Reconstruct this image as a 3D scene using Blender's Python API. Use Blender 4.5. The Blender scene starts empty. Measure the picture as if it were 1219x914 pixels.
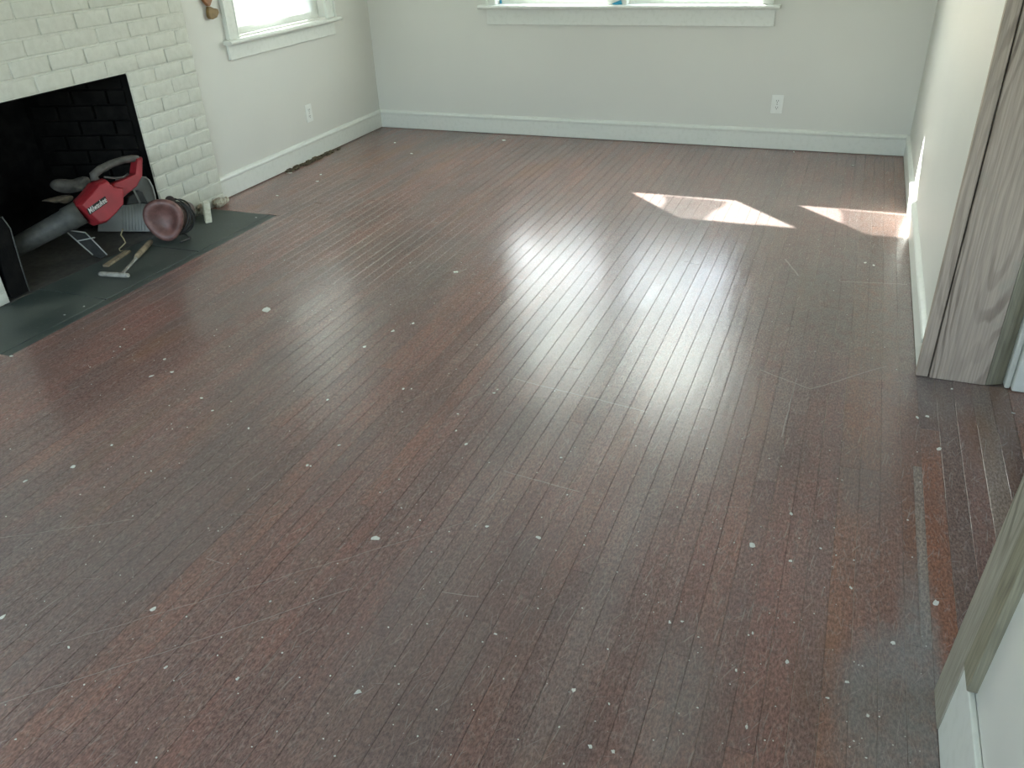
import bpy, bmesh, math, random
from mathutils import Vector, Matrix, noise as mnoise
random.seed(7)
S = bpy.context.scene
COL = S.collection
PI = math.pi

# ------------------------------------------------------------------ camera
FPX = 965.75
CAM = Vector((3.5638, -5.935, 1.5))
CR = Vector((0.92888716, 0.36846129, -0.03748224))
CU = Vector((-0.15573793, 0.48041416, 0.86310366))
CF = Vector((-0.33602728, 0.79588851, -0.50363394))
cd = bpy.data.cameras.new('camera')
cd.sensor_width = 36.0
cd.sensor_fit = 'HORIZONTAL'
cd.lens = FPX / 1219 * 36
cd.clip_start = 0.02
cam = bpy.data.objects.new('camera', cd)
COL.objects.link(cam)
m = Matrix.Identity(4)
for i in range(3):
    m[i][0], m[i][1], m[i][2], m[i][3] = CR[i], CU[i], -CF[i], CAM[i]
cam.matrix_world = m
S.camera = cam

# ------------------------------------------------------------------ world, sun, exposure
SUN_DIR = Vector((0.95, -1.0, -0.788)).normalized()      # the way the light travels
w = bpy.data.worlds.new('world')
S.world = w
w.use_nodes = True
nt = w.node_tree
nt.nodes.clear()
wo = nt.nodes.new('ShaderNodeOutputWorld')
bg = nt.nodes.new('ShaderNodeBackground')
sk = nt.nodes.new('ShaderNodeTexSky')
sk.sky_type = 'NISHITA'
sk.sun_disc = False
sk.sun_elevation = math.asin(-SUN_DIR.z)
sk.sun_rotation = math.atan2(-SUN_DIR.x, -SUN_DIR.y)
sk.air_density = 1.0
sk.dust_density = 1.5
sk.ozone_density = 1.0
bg.inputs['Strength'].default_value = 1.15
hs_ = nt.nodes.new('ShaderNodeHueSaturation')
hs_.inputs['Saturation'].default_value = 0.55
nt.links.new(sk.outputs[0], hs_.inputs['Color'])
nt.links.new(hs_.outputs[0], bg.inputs['Color'])
nt.links.new(bg.outputs[0], wo.inputs['Surface'])
sd = bpy.data.lights.new('sun', 'SUN')
sd.energy = 25.0
sd.angle = math.radians(0.6)
sd.color = (1.0, 0.975, 0.935)
sun = bpy.data.objects.new('sun', sd)
COL.objects.link(sun)
sun.rotation_euler = SUN_DIR.to_track_quat('-Z', 'Y').to_euler()
sun.location = (-6, 8, 7)

def portal(loc, direction, sx, sy):
    l = bpy.data.lights.new('window_portal', 'AREA')
    l.shape = 'RECTANGLE'
    l.size = sx
    l.size_y = sy
    l.cycles.is_portal = True
    o = bpy.data.objects.new('window_portal', l)
    COL.objects.link(o)
    o.location = loc
    o.rotation_euler = Vector(direction).to_track_quat('-Z', 'Z').to_euler()

portal((2.1, -7.42, 1.4), (0, 1, 0), 3.3, 1.8)

S.view_settings.view_transform = 'Standard'
S.view_settings.look = 'None'
S.view_settings.gamma = 1.0
S.view_settings.use_curve_mapping = False
S.view_settings.exposure = 0.92
S.cycles.use_denoising = True
S.cycles.use_guiding = True
S.cycles.max_bounces = 14
S.cycles.diffuse_bounces = 8
S.cycles.glossy_bounces = 4
S.cycles.transparent_max_bounces = 16
S.cycles.sample_clamp_indirect = 4.0

# ------------------------------------------------------------------ pixel to point
def pray(px, py):
    return CF + CR * ((px - 609.5) / FPX) - CU * ((py - 457) / FPX)

def at_floor(px, py, z=0.0):
    d = pray(px, py)
    return CAM + d * ((z - CAM.z) / d.z)

def at_plane(px, py, p0, n):
    d = pray(px, py)
    p0 = Vector(p0)
    n = Vector(n)
    return CAM + d * ((p0 - CAM).dot(n) / d.dot(n))

# ------------------------------------------------------------------ material helpers
class NG:
    def __init__(self, name):
        self.m = bpy.data.materials.new(name)
        self.m.use_nodes = True
        self.t = self.m.node_tree
        self.b = self.t.nodes['Principled BSDF']
        self.out = self.t.nodes['Material Output']

    def n(self, typ, **kw):
        nd = self.t.nodes.new('ShaderNode' + typ)
        for k, v in kw.items():
            setattr(nd, k, v)
        return nd

    def l(self, a, b):
        self.t.links.new(a, b)

    def put(self, sock, v):
        if isinstance(v, (int, float)):
            sock.default_value = v
        elif isinstance(v, (tuple, list)):
            v = tuple(v)
            if sock.type == 'RGBA' and len(v) == 3:
                v = v + (1,)
            sock.default_value = v
        else:
            self.l(v, sock)

    def math(self, op, a, b=0.0, c=None, clamp=False):
        nd = self.n('Math', operation=op, use_clamp=clamp)
        self.put(nd.inputs[0], a)
        self.put(nd.inputs[1], b)
        if c is not None:
            self.put(nd.inputs[2], c)
        return nd.outputs[0]

    def vmath(self, op, a, b):
        nd = self.n('VectorMath', operation=op)
        self.put(nd.inputs[0], a)
        self.put(nd.inputs[1], b)
        return nd.outputs['Value'] if op in ('DOT_PRODUCT', 'LENGTH') else nd.outputs['Vector']

    def pos(self):
        return self.n('NewGeometry').outputs['Position']

    def obj(self):
        return self.n('TexCoord').outputs['Object']

    def noise(self, vec, scale=5, detail=4, rough=0.55, dist=0.0):
        nd = self.n('TexNoise')
        self.put(nd.inputs['Vector'], vec)
        nd.inputs['Scale'].default_value = scale
        nd.inputs['Detail'].default_value = detail
        nd.inputs['Roughness'].default_value = rough
        nd.inputs['Distortion'].default_value = dist
        return nd.outputs['Fac']

    def ramp(self, v, a, b, lo=0.0, hi=1.0):
        nd = self.n('MapRange')
        nd.interpolation_type = 'SMOOTHSTEP'
        self.put(nd.inputs['Value'], v)
        nd.inputs['From Min'].default_value = a
        nd.inputs['From Max'].default_value = b
        nd.inputs['To Min'].default_value = lo
        nd.inputs['To Max'].default_value = hi
        return nd.outputs['Result']

    def mix(self, f, a, b, mode='MIX'):
        nd = self.n('Mix', data_type='RGBA', blend_type=mode)
        self.put(nd.inputs[0], f)
        self.put(nd.inputs[6], a)
        self.put(nd.inputs[7], b)
        return nd.outputs[2]

    def scale(self, v, s):
        return self.vmath('MULTIPLY', v, s)

    def bump(self, h, strength=0.2, dist=0.01, normal=None):
        nd = self.n('Bump')
        nd.inputs['Strength'].default_value = strength
        nd.inputs['Distance'].default_value = dist
        self.put(nd.inputs['Height'], h)
        if normal is not None:
            self.l(normal, nd.inputs['Normal'])
        return nd.outputs['Normal']

    def set(self, color=None, rough=None, normal=None, metal=None, spec=None):
        if color is not None:
            self.put(self.b.inputs['Base Color'], color)
        if rough is not None:
            self.put(self.b.inputs['Roughness'], rough)
        if normal is not None:
            self.l(normal, self.b.inputs['Normal'])
        if metal is not None:
            self.put(self.b.inputs['Metallic'], metal)
        if spec is not None:
            self.put(self.b.inputs['Specular IOR Level'], spec)
        return self.m


def simple(name, c1, c2=None, scale=20, rough=0.5, bump=0.0, metal=0.0, spec=0.5, detail=4):
    g = NG(name)
    p = g.pos()
    f = g.noise(p, scale, detail)
    c = g.mix(g.ramp(f, 0.35, 0.65), c1, c2 if c2 else tuple(x * 0.85 for x in c1))
    nrm = g.bump(f, bump, 0.01) if bump else None
    return g.set(c, rough, nrm, metal, spec)

WHITE = (0.68, 0.68, 0.635)
def mat_wall():
    g = NG('wall_paint')
    p = g.pos()
    a = g.noise(p, 1.1, 3)
    b = g.noise(p, 90, 3)
    c = g.mix(g.ramp(a, 0.3, 0.7), WHITE, (0.655, 0.655, 0.615))
    n1 = g.bump(a, 0.12, 0.02)
    return g.set(c, 0.48, g.bump(b, 0.05, 0.002, n1))

def mat_trim():
    g = NG('trim_paint')
    p = g.pos()
    b = g.noise(p, 35, 4)
    c = g.mix(g.ramp(b, 0.45, 0.75), (0.72, 0.74, 0.70), (0.67, 0.69, 0.645))
    return g.set(c, 0.36, g.bump(b, 0.08, 0.003))

def mat_brick():
    g = NG('painted_brick')
    p = g.pos()
    a = g.noise(p, 26, 5, 0.6)
    b = g.noise(p, 130, 3)
    chip = g.ramp(g.noise(p, 60, 3), 0.70, 0.76)
    c = g.mix(g.ramp(a, 0.3, 0.7), (0.60, 0.605, 0.54), (0.545, 0.55, 0.485))
    c = g.mix(g.math('MULTIPLY', chip, 0.45), c, (0.33, 0.30, 0.25))
    n1 = g.bump(a, 0.5, 0.006)
    return g.set(c, 0.5, g.bump(b, 0.2, 0.002, n1))

def mat_soot():
    g = NG('soot')
    p = g.pos()
    a = g.noise(p, 14, 5)
    c = g.mix(g.ramp(a, 0.35, 0.7), (0.0045, 0.0045, 0.0045), (0.010, 0.0095, 0.009))
    return g.set(c, 0.95, g.bump(a, 0.4, 0.01), spec=0.1)

def mat_hearth():
    g = NG('hearth_slate')
    p = g.pos()
    a = g.noise(p, 3.5, 5, 0.6)
    b = g.noise(p, 70, 4)
    c = g.mix(g.ramp(a, 0.35, 0.68), (0.042, 0.056, 0.052), (0.085, 0.098, 0.088))
    c = g.mix(g.ramp(b, 0.62, 0.75), c, (0.16, 0.16, 0.14))
    return g.set(c, g.ramp(a, 0.3, 0.7, 0.42, 0.62), g.bump(b, 0.15, 0.003))

def mat_floor():
    g = NG('worn_floorboards')
    p = g.pos()
    at = g.n('Attribute', attribute_name='tint')
    tint, rnd = at.outputs['Color'], at.outputs['Alpha']
    off = g.n('CombineXYZ')
    g.put(off.inputs[0], g.math('MULTIPLY', rnd, 31.0))
    g.put(off.inputs[1], g.math('MULTIPLY', rnd, 17.0))
    pb = g.vmath('ADD', p, off.outputs[0])
    grain = g.noise(g.scale(pb, (70, 3.0, 1)), 1.0, 3, 0.6, 0.6)
    blot = g.noise(g.scale(p, (1.0, 0.62, 1)), 2.1, 5, 0.6)
    blot2 = g.noise(g.scale(p, (1.0, 0.45, 1)), 6.0, 5, 0.65)
    wear = g.noise(g.scale(pb, (9, 1.3, 1)), 1.0, 3, 0.6)
    rvar = g.noise(g.scale(p, (2.2, 1.4, 1)), 1.0, 3, 0.5)
    fine = g.noise(g.scale(p, (1, 0.5, 1)), 60, 3, 0.65)
    mic = g.noise(g.scale(p, (1, 0.4, 1)), 190, 3, 0.75)
    # stain and bare wood along each board
    c = g.mix(1.0, tint, g.mix(grain, (0.55, 0.55, 0.55), (1.5, 1.45, 1.4)), 'MULTIPLY')
    c = g.mix(g.math('MULTIPLY', g.ramp(blot, 0.46, 0.74), 0.6), c, (0.085, 0.065, 0.062))
    c = g.mix(g.math('MULTIPLY', g.ramp(blot2, 0.44, 0.72), 0.45), c, (0.095, 0.078, 0.074))
    c = g.mix(g.math('MULTIPLY', g.ramp(wear, 0.44, 0.80), 0.6), c, (0.215, 0.165, 0.140))
    c = g.mix(g.math('MULTIPLY', g.ramp(fine, 0.52, 0.70), 0.55), c, (0.26, 0.225, 0.205))
    c = g.mix(0.22, c, (0.27, 0.225, 0.21))
    c = g.mix(1.0, c, g.mix(g.ramp(mic, 0.3, 0.7), (0.58, 0.58, 0.58), (1.46, 1.44, 1.43)), 'MULTIPLY')
    c = g.mix(1.0, c, (1.06, 0.93, 0.95), 'MULTIPLY')
    big1 = g.noise(g.scale(p, (1.5, 0.6, 1)), 1.3, 3, 0.55)
    big2 = g.noise(g.vmath('ADD', g.scale(p, (3.2, 0.8, 1)), (7.3, 2.1, 0)), 1.0, 4, 0.6)
    c = g.mix(g.math('MULTIPLY', g.ramp(big1, 0.46, 0.70), 0.40), c, (0.158, 0.136, 0.132))
    c = g.mix(g.math('MULTIPLY', g.ramp(big2, 0.56, 0.74), 0.42), c, (0.26, 0.135, 0.075))
    # settled dust: pale film over the floor by the opening wall and in a few patches
    sep = g.n('SeparateXYZ')
    g.l(p, sep.inputs[0])
    X, Y = sep.outputs[0], sep.outputs[1]
    wob = g.math('MULTIPLY', g.math('SUBTRACT', g.noise(p, 5.0, 4), 0.5), 0.55)

    def blob(cx, cy, rx, ry, soft=0.45):
        dx = g.math('DIVIDE', g.math('SUBTRACT', X, cx), rx)
        dy = g.math('DIVIDE', g.math('SUBTRACT', Y, cy), ry)
        d = g.math('SQRT', g.math('ADD', g.math('MULTIPLY', dx, dx), g.math('MULTIPLY', dy, dy)))
        return g.math('SUBTRACT', 1.0, g.ramp(g.math('ADD', d, wob), 1.0 - soft * 1.3, 1.0 + soft * 1.3))
    dust = None
    for a in [(3.75, -2.35, 0.50, 0.85, 0.5, 0.75), (3.05, -1.5, 1.0, 1.0, 0.7, 0.55), (3.86, -4.62, 0.13, 0.26, 0.25, 0.8),
              (3.9, -4.55, 0.05, 0.40, 0.3, 0.9), (3.4, -4.75, 0.07, 0.22, 0.5, 0.5), (2.7, -4.35, 0.10, 0.5, 0.7, 0.28), (3.2, -3.3, 0.6, 0.5, 0.6, 0.35),
              (3.17, -4.5, 0.06, 0.6, 0.6, 0.3), (1.6, -4.9, 0.5, 0.5, 0.8, 0.35), (1.75, -3.3, 0.25, 0.8, 0.8, 0.35), (4.0, -3.15, 0.15, 0.2, 0.5, 0.5)]:
        bl = g.math('MULTIPLY', blob(*a[:5]), a[5])
        dust = bl if dust is None else g.math('MAXIMUM', dust, bl)
    dn = g.math('MULTIPLY', dust, g.ramp(g.noise(g.scale(p, (1, 0.7, 1)), 24, 5, 0.7), 0.25, 0.62, 0.5, 1.0))
    c = g.mix(dn, c, g.mix(g.ramp(mic, 0.3, 0.7), (0.19, 0.176, 0.17), (0.29, 0.272, 0.262)))
    # scratches; the long marks include one painted edge of the window's reflection
    scr = None
    for ang, sc, th in ((0.5, 1.0, 0.685), (-0.9, 1.6, 0.70), (1.25, 1.3, 0.70), (0.12, 1.2, 0.645), (-0.25, 1.7, 0.66), (0.75, 1.8, 0.67)):
        r = g.n('VectorRotate', rotation_type='Z_AXIS')
        g.l(p, r.inputs['Vector'])
        r.inputs['Angle'].default_value = ang
        nz = g.noise(g.scale(r.outputs[0], (170 * sc, 7.5 * sc, 1)), 1.0, 2, 0.5, 0.35)
        s = g.ramp(nz, th, th + 0.05)
        scr = s if scr is None else g.math('MAXIMUM', scr, s)
    c = g.mix(g.math('MULTIPLY', scr, 0.42), c, (0.40, 0.355, 0.33))
    long = None
    for (a, b, wd) in [((0, 838), (240, 762), 0.0016), ((240, 762), (420, 700), 0.0016), ((60, 768), (560, 620), 0.0013), ((525, 706), (570, 710), 0.0016),
                       ((245, 665), (265, 672), 0.0016), ((0, 640), (160, 618), 0.0014), ((600, 560), (690, 585), 0.0022), ((905, 440), (965, 463), 0.003), ((965, 463), (1055, 436), 0.003),
                       ((935, 308), (950, 328), 0.005), ((1000, 335), (1080, 338), 0.004), ((540, 326), (556, 320), 0.004), ((610, 450), (770, 490), 0.003), ((930, 520), (948, 450), 0.0025)]:  # next to last: edge of the window head's reflection, painted as a pale line
        A, B = at_floor(*a), at_floor(*b)
        d = (B - A)
        L = d.length
        d = d / L
        rel = g.vmath('SUBTRACT', p, tuple(A))
        al = g.vmath('DOT_PRODUCT', rel, (d.x, d.y, 0))
        ac = g.math('ABSOLUTE', g.math('ADD', g.vmath('DOT_PRODUCT', rel, (-d.y, d.x, 0)), g.math('MULTIPLY', g.math('SUBTRACT', g.noise(p, 6, 2), 0.5), 0.02)))
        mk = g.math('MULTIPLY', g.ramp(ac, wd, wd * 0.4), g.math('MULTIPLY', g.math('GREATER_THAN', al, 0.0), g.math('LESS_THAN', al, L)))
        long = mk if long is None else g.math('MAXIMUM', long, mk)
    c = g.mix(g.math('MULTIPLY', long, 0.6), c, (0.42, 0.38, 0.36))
    spk = g.ramp(g.noise(p, 85, 2, 0.5), 0.755, 0.79)
    c = g.mix(g.math('MULTIPLY', spk, 0.75), c, (0.62, 0.60, 0.56))
    rough = g.math('ADD', g.math('MULTIPLY', rvar, 0.20), 0.125)
    rough = g.math('ADD', rough, g.math('MULTIPLY', dn, 0.09))
    rough = g.math('ADD', rough, g.math('MULTIPLY', g.math('SUBTRACT', rnd, 0.5), 0.08))
    rough = g.math('MAXIMUM', g.math('MINIMUM', rough, 0.268), 0.12)
    n1 = g.bump(g.noise(g.scale(pb, (24, 5, 1)), 1.0, 2), 0.22, 0.004)
    n3 = g.bump(g.math('SUBTRACT', g.math('ADD', fine, g.math('MULTIPLY', grain, 0.7)), g.math('MULTIPLY', scr, 0.4)), 0.09, 0.0015, n1)
    return g.set(c, rough, n3, spec=0.58)

def mat_gap():
    g = NG('board_joint_filler')
    p = g.pos()
    a = g.noise(g.scale(p, (9, 2.2, 1)), 1.0, 4)
    c = g.mix(g.ramp(a, 0.40, 0.62), (0.11, 0.08, 0.068), (0.40, 0.33, 0.28))
    return g.set(c, 0.85)

def mat_barn(name, c1, c2, dark, seed=0.0):
    g = NG(name)
    p = g.vmath('ADD', g.obj(), (seed, seed * 0.7, 0))
    sep = g.n('SeparateXYZ')
    g.l(p, sep.inputs[0])
    q = g.scale(g.vmath('ADD', g.obj(), (-0.02, 0.0, -0.62)), (1, 1, 0.15))
    wrp = g.n('TexNoise')
    g.l(g.scale(p, (1, 1, 0.22)), wrp.inputs['Vector'])
    wrp.inputs['Scale'].default_value = 7
    wrp.inputs['Detail'].default_value = 2
    q2 = g.vmath('ADD', q, g.scale(g.vmath('SUBTRACT', wrp.outputs['Color'], (0.5, 0.5, 0.5)), (0.10, 0.02, 0.08)))
    wv = g.n('TexWave', wave_type='RINGS', rings_direction='SPHERICAL')
    g.l(q2, wv.inputs['Vector'])
    wv.inputs['Scale'].default_value = 14
    wv.inputs['Distortion'].default_value = 3.0
    wv.inputs['Detail'].default_value = 3
    wv.inputs['Detail Scale'].default_value = 2.0
    fib = g.noise(g.scale(p, (160, 160, 4)), 1.0, 4, 0.6)
    big = g.noise(g.scale(p, (5, 5, 1.5)), 1.0, 3)
    c = g.mix(g.ramp(fib, 0.3, 0.7), c1, c2)
    c = g.mix(g.math('MULTIPLY', g.ramp(wv.outputs['Fac'], 0.45, 0.9), g.ramp(big, 0.42, 0.6, 0.15, 0.85)), c, dark)
    c = g.mix(g.math('MULTIPLY', g.ramp(g.noise(p, 9, 4), 0.6, 0.75), 0.35), c, (0.30, 0.31, 0.26))
    h = g.math('ADD', g.math('MULTIPLY', wv.outputs['Fac'], -0.6), fib)
    return g.set(c, 0.72, g.bump(h, 0.35, 0.003), spec=0.3)

def mat_film(name, col, trans, through):
    g = NG(name)
    p = g.pos()
    f = g.noise(p, 9, 4)
    c = g.mix(g.ramp(f, 0.35, 0.65), col, tuple(x * 0.94 for x in col))
    tr = g.n('BsdfTranslucent')
    g.put(tr.inputs['Color'], c)
    df = g.n('BsdfDiffuse')
    g.put(df.inputs['Color'], c)
    m1 = g.n('MixShader')
    m1.inputs[0].default_value = trans
    g.l(df.outputs[0], m1.inputs[1])
    g.l(tr.outputs[0], m1.inputs[2])
    tp = g.n('BsdfTransparent')
    m2 = g.n('MixShader')
    m2.inputs[0].default_value = through
    g.l(m1.outputs[0], m2.inputs[1])
    g.l(tp.outputs[0], m2.inputs[2])
    g.l(m2.outputs[0], g.out.inputs['Surface'])
    return g.m

def mat_pane():
    g = NG('window_glass')
    tp = g.n('BsdfTransparent')
    tp.inputs['Color'].default_value = (0.94, 0.97, 0.96, 1)
    gl = g.n('BsdfGlossy')
    gl.inputs['Roughness'].default_value = 0.02
    ms = g.n('MixShader')
    ms.inputs[0].default_value = 0.05
    g.l(tp.outputs[0], ms.inputs[1])
    g.l(gl.outputs[0], ms.inputs[2])
    g.l(ms.outputs[0], g.out.inputs['Surface'])
    return g.m

M = dict(
    wall=mat_wall(), trim=mat_trim(), brick=mat_brick(), soot=mat_soot(), hearth=mat_hearth(), floor=mat_floor(), gap=mat_gap(),
    ceiling=simple('ceiling_paint', (0.80, 0.82, 0.79), None, 2, 0.8),
    mortar=simple('painted_mortar', (0.62, 0.625, 0.56), (0.57, 0.575, 0.51), 45, 0.6, 0.4),
    barn=mat_barn('weathered_board', (0.49, 0.405, 0.335), (0.36, 0.30, 0.25), (0.125, 0.094, 0.074), 0.31),
    barn2=mat_barn('weathered_board_pale', (0.37, 0.345, 0.285), (0.27, 0.25, 0.205), (0.17, 0.155, 0.12), 1.7),
    barn3=mat_barn('weathered_board_olive', (0.30, 0.28, 0.205), (0.20, 0.185, 0.135), (0.12, 0.105, 0.075), 2.9),
    film=mat_film('plastic_film', (0.96, 0.98, 0.98), 0.95, 0.0),
    filml=mat_film('plastic_film_creased', (0.88, 0.91, 0.91), 0.62, 0.0),
    film2=mat_film('plastic_film_double', (0.70, 0.74, 0.73), 0.28, 0.0),
    film3=mat_film('plastic_film_heavy', (0.74, 0.77, 0.75), 0.14, 0.0),
    flap=mat_film('plastic_film_loose', (0.90, 0.93, 0.92), 0.6, 0.30),
    pane=mat_pane(),
    tape=simple('blue_tape', (0.02, 0.25, 0.42), (0.03, 0.32, 0.5), 60, 0.6),
    plate=simple('outlet_plastic', (0.80, 0.82, 0.79), (0.77, 0.79, 0.76), 30, 0.32),
    slot=simple('outlet_slot', (0.04, 0.04, 0.04), None, 30, 0.6),
    red=simple('red_plastic', (0.30, 0.022, 0.030), (0.24, 0.02, 0.026), 14, 0.42, 0.05),
    black=simple('black_plastic', (0.018, 0.019, 0.018), (0.026, 0.027, 0.026), 25, 0.7, 0.1, spec=0.25),
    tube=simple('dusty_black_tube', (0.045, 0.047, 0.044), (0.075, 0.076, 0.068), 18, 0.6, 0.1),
    dgrey=simple('dark_grey_rubber', (0.055, 0.05, 0.045), (0.085, 0.08, 0.07), 30, 0.6, 0.15),
    print=simple('white_print', (0.62, 0.60, 0.56), None, 40, 0.5),
    pan=simple('grey_ribbed_plastic', (0.40, 0.41, 0.385), (0.33, 0.34, 0.315), 10, 0.5, 0.05),
    maroon=simple('maroon_casting', (0.21, 0.105, 0.092), (0.125, 0.062, 0.055), 22, 0.45, 0.15),
    maroon2=simple('dull_brown_casting', (0.15, 0.105, 0.085), (0.09, 0.063, 0.052), 22, 0.5, 0.2),
    cord=simple('black_cord', (0.022, 0.022, 0.022), (0.04, 0.038, 0.035), 40, 0.5),
    steel=simple('dull_steel', (0.42, 0.41, 0.37), (0.28, 0.27, 0.235), 40, 0.55, 0.2, 0.1),
    wood=simple('dusty_wood', (0.32, 0.26, 0.17), (0.20, 0.155, 0.105), 35, 0.7, 0.2),
    rag=simple('tan_cloth', (0.13, 0.10, 0.065), (0.07, 0.058, 0.042), 28, 0.9, 0.4),
    rag2=simple('grey_cloth', (0.085, 0.08, 0.07), (0.045, 0.042, 0.037), 28, 0.9, 0.4),
    whitewood=simple('white_painted_wood', (0.72, 0.73, 0.64), (0.60, 0.60, 0.50), 40, 0.55, 0.2),
    rubble=simple('plaster_rubble', (0.52, 0.51, 0.42), (0.24, 0.19, 0.14), 45, 0.9, 0.6),
    debris=simple('dark_debris', (0.055, 0.045, 0.03), (0.13, 0.10, 0.055), 60, 0.95, 0.6),
    fleck=simple('paint_fleck', (0.74, 0.74, 0.69), (0.60, 0.59, 0.54), 60, 0.6),
    amber=simple('orange_brown_wood', (0.30, 0.115, 0.04), (0.22, 0.09, 0.03), 30, 0.45),
    olive=simple('ochre_brown_wood', (0.235, 0.15, 0.05), (0.17, 0.105, 0.035), 30, 0.5),
    string=simple('tan_string', (0.36, 0.30, 0.17), None, 50, 0.8),
    grass=simple('grass_ground', (0.10, 0.14, 0.05), (0.16, 0.15, 0.08), 3, 0.95),
)

# ------------------------------------------------------------------ mesh helpers
class MB:
    def __init__(self):
        self.v, self.f, self.sm = [], [], []

    def add(self, vs, fs, smooth=False):
        o = len(self.v)
        self.v += [tuple(x) for x in vs]
        self.f += [tuple(i + o for i in f) for f in fs]
        self.sm += [smooth] * len(fs)
        return self

    def box(self, a, b):
        x0, y0, z0 = [min(a[i], b[i]) for i in range(3)]
        x1, y1, z1 = [max(a[i], b[i]) for i in range(3)]
        vs = [(x0, y0, z0), (x1, y0, z0), (x1, y1, z0), (x0, y1, z0), (x0, y0, z1), (x1, y0, z1), (x1, y1, z1), (x0, y1, z1)]
        return self.add(vs, [(0, 3, 2, 1), (4, 5, 6, 7), (0, 1, 5, 4), (1, 2, 6, 5), (2, 3, 7, 6), (3, 0, 4, 7)])

    def prism(self, loop, vec):
        """closed loop of 3-D points swept along vec"""
        n = len(loop)
        vec = Vector(vec)
        vs = [Vector(p) for p in loop] + [Vector(p) + vec for p in loop]
        fs = [tuple(range(n)), tuple(range(2 * n - 1, n - 1, -1))]
        fs += [(i, i + n, (i + 1) % n + n, (i + 1) % n) for i in range(n)]
        return self.add(vs, fs)

    def tube(self, pts, rad, seg=12, caps=True, smooth=True):
        pts = [Vector(p) for p in pts]
        n = len(pts)
        if isinstance(rad, (int, float)):
            rad = [rad] * n
        up = None
        vs, fs = [], []
        for i, p in enumerate(pts):
            t = (pts[min(i + 1, n - 1)] - pts[max(i - 1, 0)]).normalized()
            if up is None:
                up = t.orthogonal().normalized()
            up = (up - t * up.dot(t)).normalized()
            s = t.cross(up)
            for k in range(seg):
                a = 2 * PI * k / seg
                vs.append(p + (up * math.cos(a) + s * math.sin(a)) * rad[i])
        for i in range(n - 1):
            for k in range(seg):
                fs.append((i * seg + k, i * seg + (k + 1) % seg, (i + 1) * seg + (k + 1) % seg, (i + 1) * seg + k))
        self.add(vs, fs, smooth)
        if caps:
            o = len(self.v) - len(vs)
            self.f.append(tuple(o + k for k in reversed(range(seg))))
            self.f.append(tuple(o + (n - 1) * seg + k for k in range(seg)))
            self.sm += [False, False]
        return self

    def build(self, name, mat, parent=None, bevel=0.0, bseg=2, subsurf=0, origin=None):
        me = bpy.data.meshes.new(name)
        vs = self.v
        if origin is not None:
            vs = [tuple(Vector(p) - Vector(origin)) for p in vs]
        me.from_pydata(vs, [], self.f)
        me.polygons.foreach_set('use_smooth', self.sm)
        bm = bmesh.new()
        bm.from_mesh(me)
        bmesh.ops.recalc_face_normals(bm, faces=bm.faces)
        bm.to_mesh(me)
        bm.free()
        me.materials.append(mat)
        o = bpy.data.objects.new(name, me)
        COL.objects.link(o)
        if origin is not None:
            o.location = origin
        if bevel:
            md = o.modifiers.new('bevel', 'BEVEL')
            md.width = bevel
            md.segments = bseg
            md.limit_method = 'ANGLE'
            md.angle_limit = math.radians(40)
        if subsurf:
            md = o.modifiers.new('sub', 'SUBSURF')
            md.levels = md.render_levels = subsurf
            me.polygons.foreach_set('use_smooth', [True] * len(me.polygons))
        if parent is not None:
            par(o, parent)
        return o

def par(o, p):
    o.parent = p
    o.matrix_parent_inverse = Matrix.Translation(Vector(p.location)).inverted() if p.parent is None else Matrix.Translation(Vector(p.matrix_parent_inverse.translation) * -1 * 0 + world_loc(p)).inverted()

def world_loc(p):
    l = Vector(p.location)
    if p.parent is not None:
        l = p.parent_loc if hasattr(p, 'parent_loc') else Vector(p.parent.location) + p.matrix_parent_inverse.translation + l
    return l

def empty(name, loc):
    o = bpy.data.objects.new(name, None)
    COL.objects.link(o)
    o.location = loc
    o.empty_display_size = 0.1
    return o

def tag(o, label, cat, group=None, kind=None):
    o['label'] = label
    o['category'] = cat
    if group:
        o['group'] = group
    if kind:
        o['kind'] = kind
    return o

def struct(o, label=None, cat=None):
    o['kind'] = 'structure'
    if label:
        o['label'] = label
        o['category'] = cat
    return o

def wall_grid(mb, axis, p0, p1, u0, u1, z0, z1, holes):
    """wall slab between p0..p1 on its thin axis, with rectangular holes (ua, ub, za, zb)"""
    us = sorted({u0, u1} | {h[0] for h in holes} | {h[1] for h in holes})
    zs = sorted({z0, z1} | {h[2] for h in holes} | {h[3] for h in holes})
    for i in range(len(us) - 1):
        for j in range(len(zs) - 1):
            uc, zc = (us[i] + us[i + 1]) / 2, (zs[j] + zs[j + 1]) / 2
            if any(h[0] < uc < h[1] and h[2] < zc < h[3] for h in holes):
                continue
            if axis == 'x':
                mb.box((p0, us[i], zs[j]), (p1, us[i + 1], zs[j + 1]))
            else:
                mb.box((us[i], p0, zs[j]), (us[i + 1], p1, zs[j + 1]))
    return mb

# ------------------------------------------------------------------ the room shell
XL, XR, YB, YS, ZC = -0.015, 3.93, 0.015, -7.2, 2.55
BRX = 0.035                                   # brick face
FO = (-3.585, -2.54, 0.845)                   # firebox opening: y0, y1, top
BRY = (-4.05, -2.03)
WL1 = (-1.56, -0.58, 0.90, 2.12)
WL2 = (-5.25, -4.25, 0.90, 2.12)
WB = ((1.06, 1.885), (2.03, 2.92), 0.90, 2.28)
WS = (0.5, 3.7, 0.55, 2.25)
DO = (-4.51, -3.03, 0.0, 2.1)
WR = (-5.1, -3.3, 0.6, 2.2)

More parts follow.
